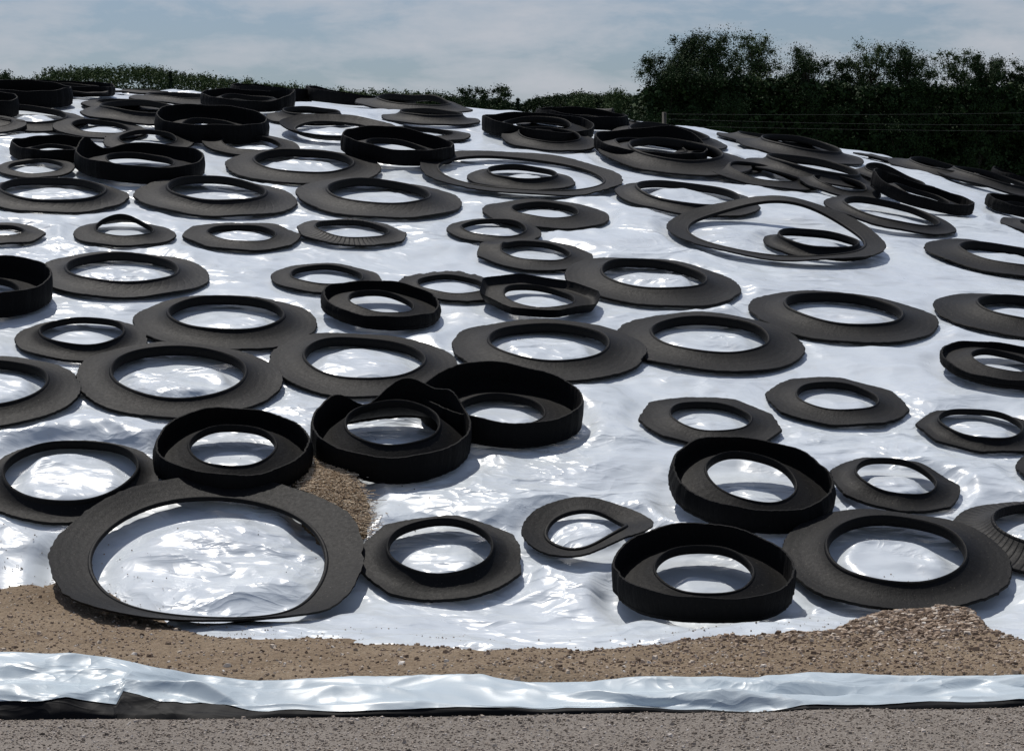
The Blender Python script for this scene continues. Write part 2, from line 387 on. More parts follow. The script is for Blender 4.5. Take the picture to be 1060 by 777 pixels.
GROUP = 'cut tyres weighing down the white sheet'
def ring(kind, cx, cy, wpx, ratio, label, mat='mid', hb=None, hw=.15, lift=(), arch=(), rim=(), lean=None, rough=.012, poly=0, pa=.03, band=None, seed=None, sy=1.0, name=None, maxlift=.04, raise_=0.0, pinch=(), wide=1, ragged=0, pinchi=()):
    seed = int(cx * 7 + cy * 13) if seed is None else seed
    q = np.random.RandomState(seed % 99991)
    x0, y0 = cast(cx, cy)
    if kind == 'tub':
        cy2 = cy + .5 * hw * F / y0; x0, y0 = cast(cx, cy2)
    Rr = wpx * .5 * y0 / F
    nrm = Hn(x0, y0); RINGS.append((x0, y0, Rr, Rr * ratio, kind == 'tub', seed % 97))
    ph = q.rand(8) * 6.28
    shape = 1 + rough * (np.sin(2 * TH + ph[0]) * .9 + np.sin(3 * TH + ph[1]) * .7 + np.sin(5 * TH + ph[2]) * .5) + .0040 * q.randn(NA) + bumpfn([(q.rand() * 360, 1.5 + 5 * q.rand(), (-.02 if q.rand() < .6 else .012) * q.rand()) for _ in range(9)])
    if ragged: shape = shape + .05 * ragged * np.repeat(q.randn(NA // 2), 2) * .5 * (.4 + .6 * np.sin(TH).clip(0, 1))
    if poly:
        a = (TH + ph[3]) % (2 * np.pi / poly) - np.pi / poly
        shape = shape * (1 - pa + pa * 1.6 * (1 / np.cos(a) - 1) / (1 / np.cos(np.pi / poly) - 1))
    shape = shape * np.sqrt(np.cos(TH) ** 2 + (np.sin(TH) * sy) ** 2)
    Ro = Rr * shape + bumpfn(pinch)
    Ri = Rr * ratio * (1 + rough * (np.sin(2 * TH + ph[4]) * 1.0 + np.sin(3 * TH + ph[5]) * .6)) * np.sqrt(np.cos(TH) ** 2 + (np.sin(TH) * sy) ** 2) + bumpfn(pinchi)
    hb = hb * .74 if (hb and kind == 'cone') else hb
    hb = (.052 + .026 * q.rand()) * (Rr / .55) if hb is None else hb
    # rest on whatever lies beneath
    cyf = nrm.z / math.hypot(nrm.z, nrm.y)
    smp = np.stack([top_get(x0 + (Ri + (Ro - Ri) * s) * np.cos(TH), y0 + (Ri + (Ro - Ri) * s) * np.sin(TH) * cyf) for s in (.15, .4, .6, .8, 1.0)]).max(0)
    smp = np.clip(smp, 0, maxlift)
    if y0 < 13.6: smp = np.maximum(smp, np.clip(dirt_z(x0 + Ro * np.cos(TH), y0 + Ro * np.sin(TH) * cyf) - H(x0 + Ro * np.cos(TH), y0 + Ro * np.sin(TH) * cyf), 0, .07))
    k = np.arange(-30, 31); mx = np.max([np.roll(smp, d) for d in range(-3, 4)], 0)
    g = np.exp(-.5 * (k / 15.0) ** 2); g /= g.sum()
    base = sum(np.roll(mx, d) * gg for d, gg in zip(k, g))
    base = base + .006 + .006 * (1 + np.sin(2 * TH + ph[6])) * .5 + .002 * np.sin(5 * TH + ph[7]) + bumpfn(lift) + raise_
    if lean: base = base + lean[1] * (1 + np.cos(TH - R_(lean[0]))) / 2
    name = name or ('cut_tyre' if kind == 'tub' else 'tyre_sidewall')
    small = wpx < 84
    wavy = .006 * (np.sin(4 * TH + ph[2]) + np.sin(7 * TH + ph[1])) * .5 * (Rr / .5)
    root = empty(name, (x0, y0, float(H(x0, y0))))
    tag(root, label, 'tyre', GROUP)
    A = bumpfn(arch)
    t = .011
    def side(hf, ss):
        topc = [(Ri + (Ro - Ri) * s, base + hf(s)) for s in ss]
        bot = [(Ri + (Ro - Ri) * s, base + hf(s) - t) for s in ss[::-1]]
        return topc + bot
    ss = [1.0, .985, .9, .8, .7, .6, .5, .4, .32, .24, .17, .11, .06, .02]
    if kind == 'cone':
        pw = 2.7 + q.rand() * .7
        hf = lambda s: .013 + wavy * s ** 3 * 1 + abs(0) + (hb - .02) * (1 - s) ** pw + A * (1 - s) - (.004 if s == 1.0 else 0)
    elif kind == 'flat':
        hf = lambda s: .015 + hb * s ** 1.4 + A * (1 - s) * .5 + wavy * s
    elif kind == 'dish':     # outer edge turned up and rolled in
        hf = lambda s: .015 + hb * (1 - s) ** 1.6 + A * (1 - s) + hw * max(0, (s - .72) / .28) ** 2 + wavy * s
    else:
        hf = lambda s: .02 + (hb) * (1 - s) ** 1.5 + A * (1 - s)
    bm_ = M[mat]
    sd_ = loopmesh('sidewall', side(hf, ss), bm_, root, x0, y0, nrm)
    # bead
    hbt = hf(.02)
    if kind == 'flat': bw, bh, off = .011, .013, -.004
    else: bw, bh, off = .013 * (Rr / .55), .030 * (Rr / .55), -.029
    cs = []
    for a in np.linspace(0, 2 * np.pi, 12, endpoint=False):
        ca, sa = math.cos(a), math.sin(a)
        cs.append((Ri + bw * .7 + bw * ca, base + hbt + off * (Rr / .55) + bh * np.sign(sa) * abs(sa) ** .75))
    loopmesh('bead', cs, M[mat], root, x0, y0, nrm)
    if kind == 'tub':
        rm = bumpfn(rim) + .006 * np.sin(3 * TH + ph[0]) + .003 * np.sin(9 * TH + ph[3])
        lean_in = -.02 + .03 * q.rand()
        hts = [0, .03, .08, 1]
        out = [(Ro - .012, base + .0), (Ro, base + .025), (Ro + .004, base + hw * .5), (Ro + lean_in * .6, base + hw * .9 + rm), (Ro + lean_in * .6 - .004, base + hw + rm)]
        inn = [(Ro + lean_in * .6 - .013, base + hw + rm), (Ro + lean_in * .6 - .015, base + hw * .9 + rm), (Ro - .015, base + hw * .5), (Ro - .018, base + .028), (Ro - .024, base + .012)]
        loopmesh('tread_wall', out + inn, M['tread'], root, x0, y0, nrm)
    for s in np.linspace(0, 1, 9):
        r = Ri + (Ro - Ri) * s
        top_add(x0 + r * np.cos(TH), y0 + r * np.sin(TH) * cyf, base + hf(s) + .008)
    return root

# far to near, so that each rests on those already there
L = []
def T(*a, **k): L.append((a, k))
# --- the crest, left
T('tub', 75, 93, 88, .6, 'low black cut tyre standing on edge at the far left of the crest', hw=.09, mat='dark')
T('cone', 150, 98, 74, .6, 'small grey tyre ring on the crest left of the wide grey ring', mat='grey')
T('tub', 281, 97, 84, .55, 'black upright cut tyre on the crest against the sky', hw=.12, mat='dark', rim=[(110, 40, .02)])
T('tub', 372, 103, 112, .6, 'long black cut tyre on the crest sloping down to the right', hw=.10, mat='dark', rim=[(160, 40, .03)])
T('cone', 186, 105, 104, .6, 'wide grey tyre ring lying flat on the crest below the far shrubs', mat='grey')
T('cone', 88, 101, 46, .55, 'sliver of grey tyre ring behind the black cut tyre at the upper left', mat='grey')
T('tub', 28, 99, 92, .62, 'black deep cut tyre at the upper left corner of the crest', hw=.15, mat='dark')
T('tub', -18, 110, 74, .6, 'black cut tyre cut off by the left edge near the crest', hw=.15, mat='dark')
T('tub', 256, 107, 96, .55, 'twisted black cut tyre bent upwards right behind the deep black one', hw=.10, mat='dark', rim=[(20, 30, .05)], lift=[(10, 40, .03)])
T('cone', 128, 111, 88, .6, 'grey tyre ring half hidden behind the high-beaded grey ring at upper left', mat='mid')
T('cone', 428, 114, 122, .6, 'grey tyre ring on the crest with its far edge curled up', mat='grey', lift=[(60, 22, .04)], lean=(120, .03))
T('cone', 322, 125, 92, .62, 'grey smooth tyre ring right of the deep black cut tyre near the crest', mat='grey', hb=.12)
T('tub', 602, 124, 96, .6, 'black cut tyre on the crest in the middle below the low bushes', hw=.12, mat='dark')
T('cone', 446, 125, 102, .6, 'flat grey tyre ring just below the curled one on the crest', mat='grey', hb=.11)
T('cone', 660, 133, 96, .6, 'grey tyre ring on the crest with a raised pointed corner on its left', mat='grey', rim=(), lift=[(155, 8, .09)])
T('cone', 575, 133, 80, .6, 'pale grey tyre ring squeezed between two black cut tyres at the crest', mat='grey')
T('cone', 28, 127, 124, .64, 'grey tyre ring with a wide hole below the black cut tyres at the left', mat='grey')
T('cone', 104, 137, 96, .6, 'flat brownish tyre ring pinned under the high-beaded grey ring', mat='mid', hb=.05)
T('cone', 145, 123, 124, .64, 'high-beaded grey tyre ring left of the deep black cut tyre near the crest', mat='grey', hb=.12)
T('cone', -12, 134, 78, .6, 'grey tyre ring end poking in from the left edge below the wide-holed ring', mat='grey')
T('tub', 556, 134, 114, .6, 'low wavy black cut tyre lying over a grey ring near the middle crest', hw=.09, mat='dark', rim=[(200, 30, .05)])
T('flat', 350, 139, 120, .72, 'thin dark tyre hoop leaning low behind the oval black cut tyre', mat='dark', hb=.05)
T('cone', 692, 146, 122, .66, 'grey tyre ring with a high bead on the crest, behind a folded black tyre', mat='grey', hb=.11)
T('cone', 800, 149, 116, .62, 'grey tyre ring at the crest before the dark wood, behind a similar one', mat='grey')
T('cone', 568, 149, 100, .62, 'dark tyre ring with a pale bead under the wavy black cut tyre', mat='mid', hb=.09)
T('cone', 443, 141, 86, .6, 'small dark tyre ring peeping out behind the oval black cut tyre', mat='mid')
T('tub', 219, 131, 118, .5, 'deep round black cut tyre near the crest at the left of centre', hw=.15, mat='dark')
T('tub', 672, 155, 118, .6, 'folded black cut tyre with a peaked top lying on a broad grey ring', hw=.10, mat='dark', rim=[(60, 30, .08)])
T('cone', 153, 151, 92, .62, 'crinkled dark tyre ring between two black cut tyres at the left', mat='mid', poly=7, ragged=1)
T('cone', 260, 154, 100, .6, 'flat dark tyre ring with a small hole just below the deep black cut tyre', mat='dark', hb=.05)
T('cone', 828, 159, 130, .6, 'grey tyre ring with a white fleck on its front near the dark wood', mat='grey', hb=.12)
T('cone', 926, 168, 84, .6, 'dark thin tyre ring at the crest against the dark wood', mat='mid', hb=.04)
T('cone', 987, 172, 112, .62, 'dark grey tyre ring sloping down along the crest at the right', mat='mid')
T('tub', 1062, 181, 76, .6, 'low black cut tyre at the right edge of the crest', hw=.10, mat='dark')
T('tub', 55, 156, 88, .5, 'small black oval cut tyre touching the torn one at the left', hw=.10, mat='dark')
T('tub', 411, 156, 116, .55, 'oval black cut tyre with high walls in the upper middle', hw=.13, mat='dark', lean=(170, .05))
T('cone', 742, 172, 92, .6, 'small dark tyre ring tucked behind the broad pale grey ring', mat='mid')
T('cone', 698, 169, 158, .6, 'broad pale grey tyre ring in front of the folded black cut tyre', mat='grey', hb=.13)
T('cone', 976, 181, 112, .62, 'mottled pale grey tyre ring at the upper right behind the dark-holed one', mat='grey', hb=.10)
T('cone', 790, 186, 118, .6, 'dark tyre ring draped beneath the grey ring with the notch', mat='mid', hb=.06)
T('cone', 840, 182, 136, .68, 'pale grey tyre ring with a wide oval hole and a notch in its front', mat='grey', hb=.13)
T('cone', 1030, 194, 130, .66, 'grey tyre ring with a long dark hole at the upper right edge', mat='grey', hb=.11)
T('tub', 145, 170, 132, .52, 'large black cut tyre with a torn pointed wall at the left', hw=.13, mat='dark', rim=[(160, 9, .05), (130, 14, -.06)], lean=(180, .02))
T('cone', 37, 178, 80, .68, 'small grey tyre ring just below the small black oval cut tyre at the left', mat='grey')
T('cone', 314, 176, 162, .62, 'brown-grey tyre ring with a stepped edge below the row of black cut tyres', mat='mid', hb=.09)
T('cone', 540, 188, 112, .62, 'small dark tyre ring lying inside the large thin hoop in the upper middle', mat='mid', hb=.11)
T('flat', 540, 184, 214, .78, 'large thin wavy tyre hoop around a smaller ring in the upper middle', mat='mid', hb=.015, rough=.02)
T('cone', 868, 198, 86, .62, 'grey tyre ring under the notched pale ring, left of the arched one', mat='grey', hb=.07)
T('cone', 925, 190, 88, .68, 'tyre ring whose bead arches up into a loop at the upper right', mat='mid', arch=[(120, 34, .07)])
T('cone', 55, 205, 154, .68, 'wide grey tyre ring at the left edge, under the small grey one', mat='cuts', hb=.10)
T('cone', 224, 208, 166, .6, 'grey tyre ring with a tall smooth bead below the torn black cut tyre', mat='cuts', hb=.12)
T('cone', 392, 209, 172, .6, 'grey scored tyre ring just left of centre in the upper middle', mat='cuts', hb=.10)
T('cone', 712, 209, 150, .70, 'grey tyre ring with a broad hole, partly under the arched hoop', mat='grey', hb=.10)
T('tub', 952, 207, 104, .55, 'black cut tyre with a raised left wall at the upper right', hw=.09, mat='dark', rim=[(165, 25, .06)], lean=(180, .04))
T('tub', 1062, 217, 86, .55, 'small black cut tyre cut off by the right edge', hw=.09, mat='dark')
T('cone', 921, 229, 137, .70, 'dark tyre ring leaning on the black cut tyre at the upper right', mat='mid', lean=(150, .06))
T('cone', 1086, 241, 102, .6, 'grey tip of a tyre ring at the right edge below the small black cut tyre', mat='grey')
T('cone', 564, 224, 131, .52, 'dark tyre ring with a wide flat rim just below the large thin hoop', mat='dark', hb=.07)
T('cone', 511, 243, 99, .66, 'small tyre ring left of the dark wide-rimmed one in the middle', mat='mid', hb=.06)
T('cone', 2, 244, 90, .5, 'angular dark tyre ring at the left edge', mat='mid', poly=7)
T('cone', 129, 245, 105, .55, 'small tyre ring with its bead buckled up into an arch at the left', mat='mid', arch=[(110, 36, .055)], hb=.07)
T('cone', 250, 247, 122, .57, 'angular grey tyre ring second from the left in the row of small rings', mat='mid', poly=8)
T('cone', 364, 244, 116, .65, 'small ribbed tyre ring with bright nicks in the row of small rings', mat='ribbed', poly=9)
T('cone', 852, 259, 118, .70, 'small round tyre ring inside the arched hoop at the right', mat='mid', hb=.12, ratio2=None) if False else T('cone', 846, 258, 112, .72, 'small round tyre ring inside the arched hoop at the right', mat='mid', hb=.12)
T('flat', 803, 250, 222, .80, 'large thin tyre hoop with its back arched high off the sheet', mat='mid', hb=.012, lift=[(75, 32, .14)], maxlift=.05)
T('cone', 554, 268, 124, .56, 'dark tyre ring with an upturned left corner in the middle', mat='mid', poly=6, pa=.04, lift=[(165, 12, .03)])
T('cone', 1046, 271, 176, .60, 'wide dark tyre ring at the right edge above the large one', mat='mid', hb=.08)
T('cone', 127, 287, 176, .63, 'large scored grey tyre ring right of the deep cut tyre at the left edge', mat='cuts', hb=.09)
T('tub', -22, 297, 150, .55, 'deep black cut tyre cut off by the left edge', hw=.16, mat='dark')
T('cone', 338, 291, 114, .63, 'small thin tyre ring left of the ragged one', mat='mid', hb=.06)
T('cone', 676, 295, 184, .58, 'large grey tyre ring right of centre with rim touching the angular one', mat='mid', hb=.10)
T('cone', 466, 299, 110, .62, 'small tyre ring with a ragged torn rim just left of centre', mat='mid', rough=.03, ragged=1)
T('dish', 558, 316, 126, .58, 'rounded black tyre ring like a cushion in the middle', mat='dark', hb=.03, hw=.055, poly=8)
T('tub', 394, 320, 126, .52, 'thin-walled black cut tyre tilting to the right, left of centre', hw=.085, mat='dark', lean=(160, .04))
T('cone', 234, 337, 190, .61, 'large smooth tyre ring with a nick in its right rim at the left', mat='mid', hb=.11)
T('cone', 872, 330, 196, .60, 'large tyre ring right of centre in the row below the arched hoop', mat='mid', hb=.10)
T('cone', 1062, 330, 190, .52, 'large tyre ring cut off by the right edge', mat='mid', hb=.11)
T('cone', 85, 354, 136, .62, 'small tyre ring above the big round one at the left', mat='mid', hb=.10, maxlift=.01)
T('cone', 734, 357, 198, .60, 'large smooth dark tyre ring below the grey ring right of centre', mat='mid', hb=.09)
T('cone', 567, 365, 200, .60, 'large tyre ring directly behind the right one of two deep black cut tyres', mat='mid', hb=.09)
T('tub', 1038, 382, 132, .5, 'shallow black cut tyre at the right edge below the large ring', hw=.06, mat='dark', lean=(170, .03))
T('cone', 377, 380, 196, .62, 'large tyre ring behind the deep black cut tyre with the peaked wall', mat='mid', hb=.08)
T('cone', 185, 398, 211, .65, 'big round tyre ring with a smooth bead at the left', mat='mid', hb=.09)
T('cone', -12, 406, 194, .62, 'big tyre ring cut off by the left edge', mat='mid', hb=.09)
T('cone', 866, 419, 146, .56, 'small angular tyre ring alone on the sheet at the right', mat='mid', hb=.07, poly=8)
T('tub', 519, 423, 166, .53, 'deep black cut tyre right of the one with the peaked wall', hw=.15, mat='dark', rim=[(110, 40, .03)])
T('cone', 735, 440, 148, .56, 'small dark tyre ring right of the deep black cut tyres', mat='mid', hb=.07, poly=9)
T('cone', 1014, 450, 128, .66, 'dark tyre ring with a tall bead near the right edge', mat='mid', hb=.09, poly=8)
T('tub', 405, 454, 168, .55, 'deep black cut tyre with a wavy peaked wall in the middle', hw=.15, mat='dark', hb=.12, arch=[(95, 50, .045)], rim=[(82, 13, .08), (45, 10, .05), (140, 12, .04), (112, 10, -.05)], rough=.025)
T('tub', 241, 471, 162, .54, 'deep round black cut tyre beside the straw patch', hw=.125, mat='dark', hb=.08, lean=(90, .03))
T('cone', 1112, 492, 120, .6, 'tip of a tyre ring poking in at the right edge', mat='mid')
T('cone', 74, 500, 184, .73, 'wide-holed tyre ring behind the largest hoop at the left', mat='dark', hb=.11)
T('tub', 776, 509, 172, .54, 'tilted deep black cut tyre with scraped inside right of centre', hw=.12, mat='dark', hb=.08, lean=(125, .09))
T('cone', 926, 510, 134, .60, 'angular tyre ring between the tilted deep cut tyre and the right edge', mat='mid', hb=.09, poly=7, pa=.04, lean=(120, .05))
T('cone', 1086, 560, 202, .56, 'ribbed grey tyre ring cut off by the right edge', mat='ribbed', hb=.12)
T('cone', 926, 588, 236, .60, 'largest round tyre ring at the lower right behind the pile of chippings', mat='mid', hb=.11, lean=(90, .02))
T('flat', 606, 559, 132, .60, 'buckled tyre ring with its right side folded up beside a deep cut tyre', mat='mid', hb=.02, lift=[(325, 34, .08), (90, 40, .03)], rough=.015, pinch=[(300, 30, -.03), (0, 25, .02)])
T('cone', 456, 584, 177, .60, 'angular tyre ring right of the largest hoop at the front', mat='mid', hb=.12, poly=7, pa=.03, lean=(90, .035))
T('tub', 728, 604, 186, .54, 'deep black cut tyre at the very front right of centre', hw=.13, mat='dark', hb=.09, lean=(90, .045))
T('flat', 218, 591, 320, .76, 'largest tyre hoop, pear-shaped, lying at the front left', mat='mid', hb=.03, raise_=.012, rough=.014, lift=[(185, 40, .03)], pinch=[(278, 24, .24), (90, 40, -.03)], pinchi=[(278, 24, .17), (90, 40, -.03)], maxlift=.03, sy=1.13)
for a, k in L:
    kind, cx, cy, wpx, ratio, label = a
    ring(kind, cx, cy, wpx, ratio, label, **k)

def sheet_z(x, y):
    W = (.85 - .15 * sstep(13.5, 12, y)) * wrinkle(x, y); W = W - .6 * W[:, (ys > 11.3) & (ys < 26)].mean(); press = np.zeros_like(W); hole = np.zeros_like(W); z = np.zeros_like(W)
    for (rx, ry, rR, rr, tub, sd) in RINGS:      # the film is pressed down under each tyre, bulges in its hole and puckers round it
        i0, i1 = np.searchsorted(x[:, 0], (rx - rR - .35, rx + rR + .35)); j0, j1 = np.searchsorted(y[0], (ry - rR - .35, ry + rR + .35))
        if i1 <= i0 or j1 <= j0: continue
        X_, Y_ = x[i0:i1, j0:j1] - rx, y[i0:i1, j0:j1] - ry
        r = np.hypot(X_, Y_ * 1.04); a = np.arctan2(Y_, X_); o = r - rR
        puck = (.5 + 1.1 * perlin(np.cos(a) * 2.6 + sd, np.sin(a) * 2.6 + r * .8)) * ridge(np.cos(a) * 3.6 + sd * 2, np.sin(a) * 3.6 + r * .5, 1.3)
        z[i0:i1, j0:j1] += .024 * puck * np.exp(-np.clip(o, 0, 9) / .12) * sstep(.015, .07, o)
        pz = sstep(.14, .02, o) * sstep(rr * .62, rr * .96, r)
        press[i0:i1, j0:j1] = np.maximum(press[i0:i1, j0:j1], pz)
        ins = sstep(rr * .97, rr * .55, r)
        hole[i0:i1, j0:j1] = np.maximum(hole[i0:i1, j0:j1], sstep(rr * 1.02, rr * .8, r) * float(sstep(.42, .20, rr)))
        z[i0:i1, j0:j1] += ins * min(1, rr / .3) * (.006 + .008 * (1 - 2 * np.abs(perlin(X_ * 3 + sd + Y_ * 2, Y_ * 6))) + .012 * ridge(X_ * 2.2 + sd + Y_, Y_ * 4.2, 1.3))
    z = H(x, y) + W * (1 - .93 * press) * (1 - .6 * hole) + z * (1 - press) - .012 * press
    z = z - .035 * sstep(12.1, 11.5, y) * sstep(-.6, .2, x)
    d = np.hypot((x - STRAW[0] + .02) / .22, (y - STRAW[1]) / .45)
    return z - .05 * sstep(1.3, .8, d) - .25 * sstep(0, -.35, y - Bd(x) + .1)
ys = [10.2]
while ys[-1] < 34: ys.append(ys[-1] + (.017 + max(0, ys[-1] - 13) * .0035))
ys = np.array(ys); xs = np.arange(-7.2, 7.2, .022)
X, Y = np.meshgrid(xs, ys, indexing='ij')
SZ = sheet_z(X, Y); SXS, SYS = xs.copy(), ys.copy()
sh = mesh_obj('plastic_sheet', np.stack([X, Y, SZ], -1).reshape(-1, 3), grid_faces(len(xs), len(ys)), M['sheet'])
tag(sh, 'large glossy white plastic sheet spread over the heap under the cut tyres', 'plastic sheet')

# ------------------------------------------------------------------ straw patch, pebbles
def scatter(n, xfun, zfun, size, flat=.6):
    base = np.array([(-1, -1, -1), (1, -1, -1), (1, 1, -1), (-1, 1, -1), (-1, -1, 1), (1, -1, 1), (1, 1, 1), (-1, 1, 1)], float) * .5
    fq = np.array([(0, 3, 2, 1), (4, 5, 6, 7), (0, 1, 5, 4), (1, 2, 6, 5), (2, 3, 7, 6), (3, 0, 4, 7)])
    p = xfun(n); n = len(p); s = size(n)[:, None, None]
    b = base[None] * (1 + .45 * rs.randn(n, 8, 3) * .6); b[:, 4:, :2] *= .65
    b = b * s; b[..., 2] *= flat
    a = rs.rand(n) * 6.28; ca, sa = np.cos(a)[:, None], np.sin(a)[:, None]
    x = b[..., 0] * ca - b[..., 1] * sa; y = b[..., 0] * sa + b[..., 1] * ca
    z = b[..., 2] + s[..., 0] * flat * .25
    V = np.stack([x + p[:, :1], y + p[:, 1:2], z + zfun(p[:, 0], p[:, 1])[:, None]], -1).reshape(-1, 3)
    Fc = (fq[None] + (np.arange(n) * 8)[:, None, None]).reshape(-1, 4)
    return V, Fc
def on_dirt(n):
    x = rs.rand(n) * 6.4 - 3.2; y = 9.35 + rs.rand(n) * 3.6
    den = .35 + .65 * sstep(-.6, .9, x) * 1 + .25 * perlin(x * 2, y * 2)
    ok = (y < Bd(x) + .02 + .05 * perlin(x * 8, y * 8)) & (rs.rand(n) < den)
    return np.stack([x, y], -1)[ok]
V1, F1 = scatter(52000, on_dirt, dirt_z, lambda n: .005 + .008 * rs.rand(n) ** 2 + .012 * (rs.rand(n) > .97))
def on_pile(n):
    x = 1.75 + .5 * rs.randn(n); y = 11.2 + .35 * rs.randn(n)
    ok = (y < Bd(x) + .03) & (y > 9.5)
    return np.stack([x, y], -1)[ok]
V2, F2 = scatter(9000, on_pile, dirt_z, lambda n: .008 + .022 * rs.rand(n) ** 2.2, .5)
tag(mesh_obj('dirt_pebbles', np.concatenate([V1, V2]), np.concatenate([F1, F2 + len(V1)]), M['stone'], smooth=False), 'loose pebbles and bark chippings scattered over the brown dirt', 'pebbles', kind='stuff')
def szl(x, y):
    i = np.clip(np.searchsorted(SXS, x), 0, len(SXS) - 1); j = np.clip(np.searchsorted(SYS, y), 0, len(SYS) - 1)
    return SZ[i, j]
def on_sheet(n):
    x = rs.rand(n) * 5.6 - 2.8; d = .45 * rs.rand(n) ** 2.6; x2 = STRAW[0] + .30 * rs.randn(n // 6); y2 = STRAW[1] + .35 * rs.randn(n // 6)
    return np.concatenate([np.stack([x, Bd(x) + d], -1), np.stack([x2, y2], -1)])
V1, F1 = scatter(800, on_sheet, szl, lambda n: .0025 + .005 * rs.rand(n) ** 2)
tag(mesh_obj('dirt_crumbs', V1, F1, M['stone'], smooth=False), 'sparse crumbs of dirt strewn on the lower edge of the white sheet', 'crumbs', kind='stuff')
def on_road(n):
    return np.stack([rs.rand(n) * 5.6 - 2.8, 7.6 + rs.rand(n) * 1.75], -1)
rz = lambda x, y: .004 + .012 * fbm(x * 1.2, y * 2.2, 4) + .004 * fbm(x * 9, y * 9, 2)
V1, F1 = scatter(42000, on_road, rz, lambda n: .0035 + .006 * rs.rand(n) ** 2 + .010 * (rs.rand(n) > .992))
tag(mesh_obj('road_grit', V1, F1, M['grit'], smooth=False), 'fine grey grit covering the road in front', 'grit', kind='stuff')
# straw
n = 9000
sx_, sy_ = STRAW
p = rs.randn(n, 2) * np.array([.062, .15]) + np.array([sx_ - .02, sy_])
p[:, 0] += (sy_ - p[:, 1]) * .32
ln = .008 + .030 * rs.rand(n) ** 2; a = rs.rand(n) * 6.28; el = rs.randn(n) * .12
d = np.stack([np.cos(a) * np.cos(el), np.sin(a) * np.cos(el), np.sin(el)], -1) * ln[:, None]
sdv = np.stack([-np.sin(a), np.cos(a), 0 * a], -1) * .0017
sz = lambda x, y: H(x, y) + .035 * np.exp(-(((x - sx_) / .22) ** 2 + ((y - sy_) / .4) ** 2)) + .012
c0 = np.stack([p[:, 0], p[:, 1], sz(p[:, 0], p[:, 1]) + rs.rand(n) * .014], -1)
upv = np.array([0, 0, .0022])
V = np.stack([c0 - d - sdv, c0 + d - sdv, c0 + d + sdv, c0 - d + sdv, c0 + d + upv, c0 - d + upv], 1).reshape(-1, 3)
k = (np.arange(n) * 6)[:, None]
Fc = np.concatenate([k + np.array([[0, 1, 4, 5]]), k + np.array([[5, 4, 2, 3]]), k + np.array([[0, 3, 2, 1]])])
tag(mesh_obj('spilled_straw', V, Fc, M['straw'], smooth=False), 'spilled brown straw and chaff between the deep cut tyres and the largest hoop', 'straw', kind='stuff')
gx = np.linspace(-.42, .42, 40); gy = np.linspace(-.6, .6, 50); X, Y = np.meshgrid(gx, gy, indexing='ij')
rr = np.hypot((X + Y * .3 + .02) / .17, Y / .38) + .25 * fbm(X * 7, Y * 7, 3)
Z = sz(X + sx_, Y + sy_) - .10 * sstep(.75, 1.3, rr) + .006 * fbm(X * 25, Y * 25, 2)
tag(mesh_obj('silage_patch', np.stack([X + sx_, Y + sy_, Z], -1).reshape(-1, 3), grid_faces(40, 50), M['straw_bed'] if 'straw_bed' in M else earth_mat('straw_bed', (.22, .16, .09), (.30, .22, .13), (.12, .08, .045), 1.5)), kind='structure')

# ------------------------------------------------------------------ trees
def limb(pts, rad, seg=7):
    V = []; Fc = []
    for i, (p, r) in enumerate(zip(pts, rad)):
        for j in range(seg):
            a = j / seg * 6.283; V.append((p[0] + r * math.cos(a), p[1] + r * math.sin(a), p[2]))
    for i in range(len(pts) - 1):
        for j in range(seg):
            k = (j + 1) % seg; Fc.append((i * seg + j, i * seg + k, (i + 1) * seg + k, (i + 1) * seg + j))
    return V, Fc
def leaves(q, clumps, per, size, name, mat, parent):
    c = np.repeat(clumps[:, :3], per, 0); rad = np.repeat(clumps[:, 3], per)
    n = len(c); d = q.randn(n, 3); d /= np.linalg.norm(d, axis=1)[:, None]
    rr = rad * np.minimum(np.abs(q.randn(n)), 1.9) * .66
    p = c + d * rr[:, None] * np.array([1, 1, .9])
    a = q.randn(n, 3); a /= np.linalg.norm(a, axis=1)[:, None]; b = np.cross(a, q.randn(n, 3)); b /= np.linalg.norm(b, axis=1)[:, None]
    s = (size * (.6 + .8 * q.rand(n)))[:, None]
    V = np.stack([p - a * s * .6, p + b * s * .34, p + a * s * .6, p - b * s * .34], 1).reshape(-1, 3)
    return mesh_obj(name, V, np.arange(n * 4).reshape(-1, 4), mat, parent, smooth=False)
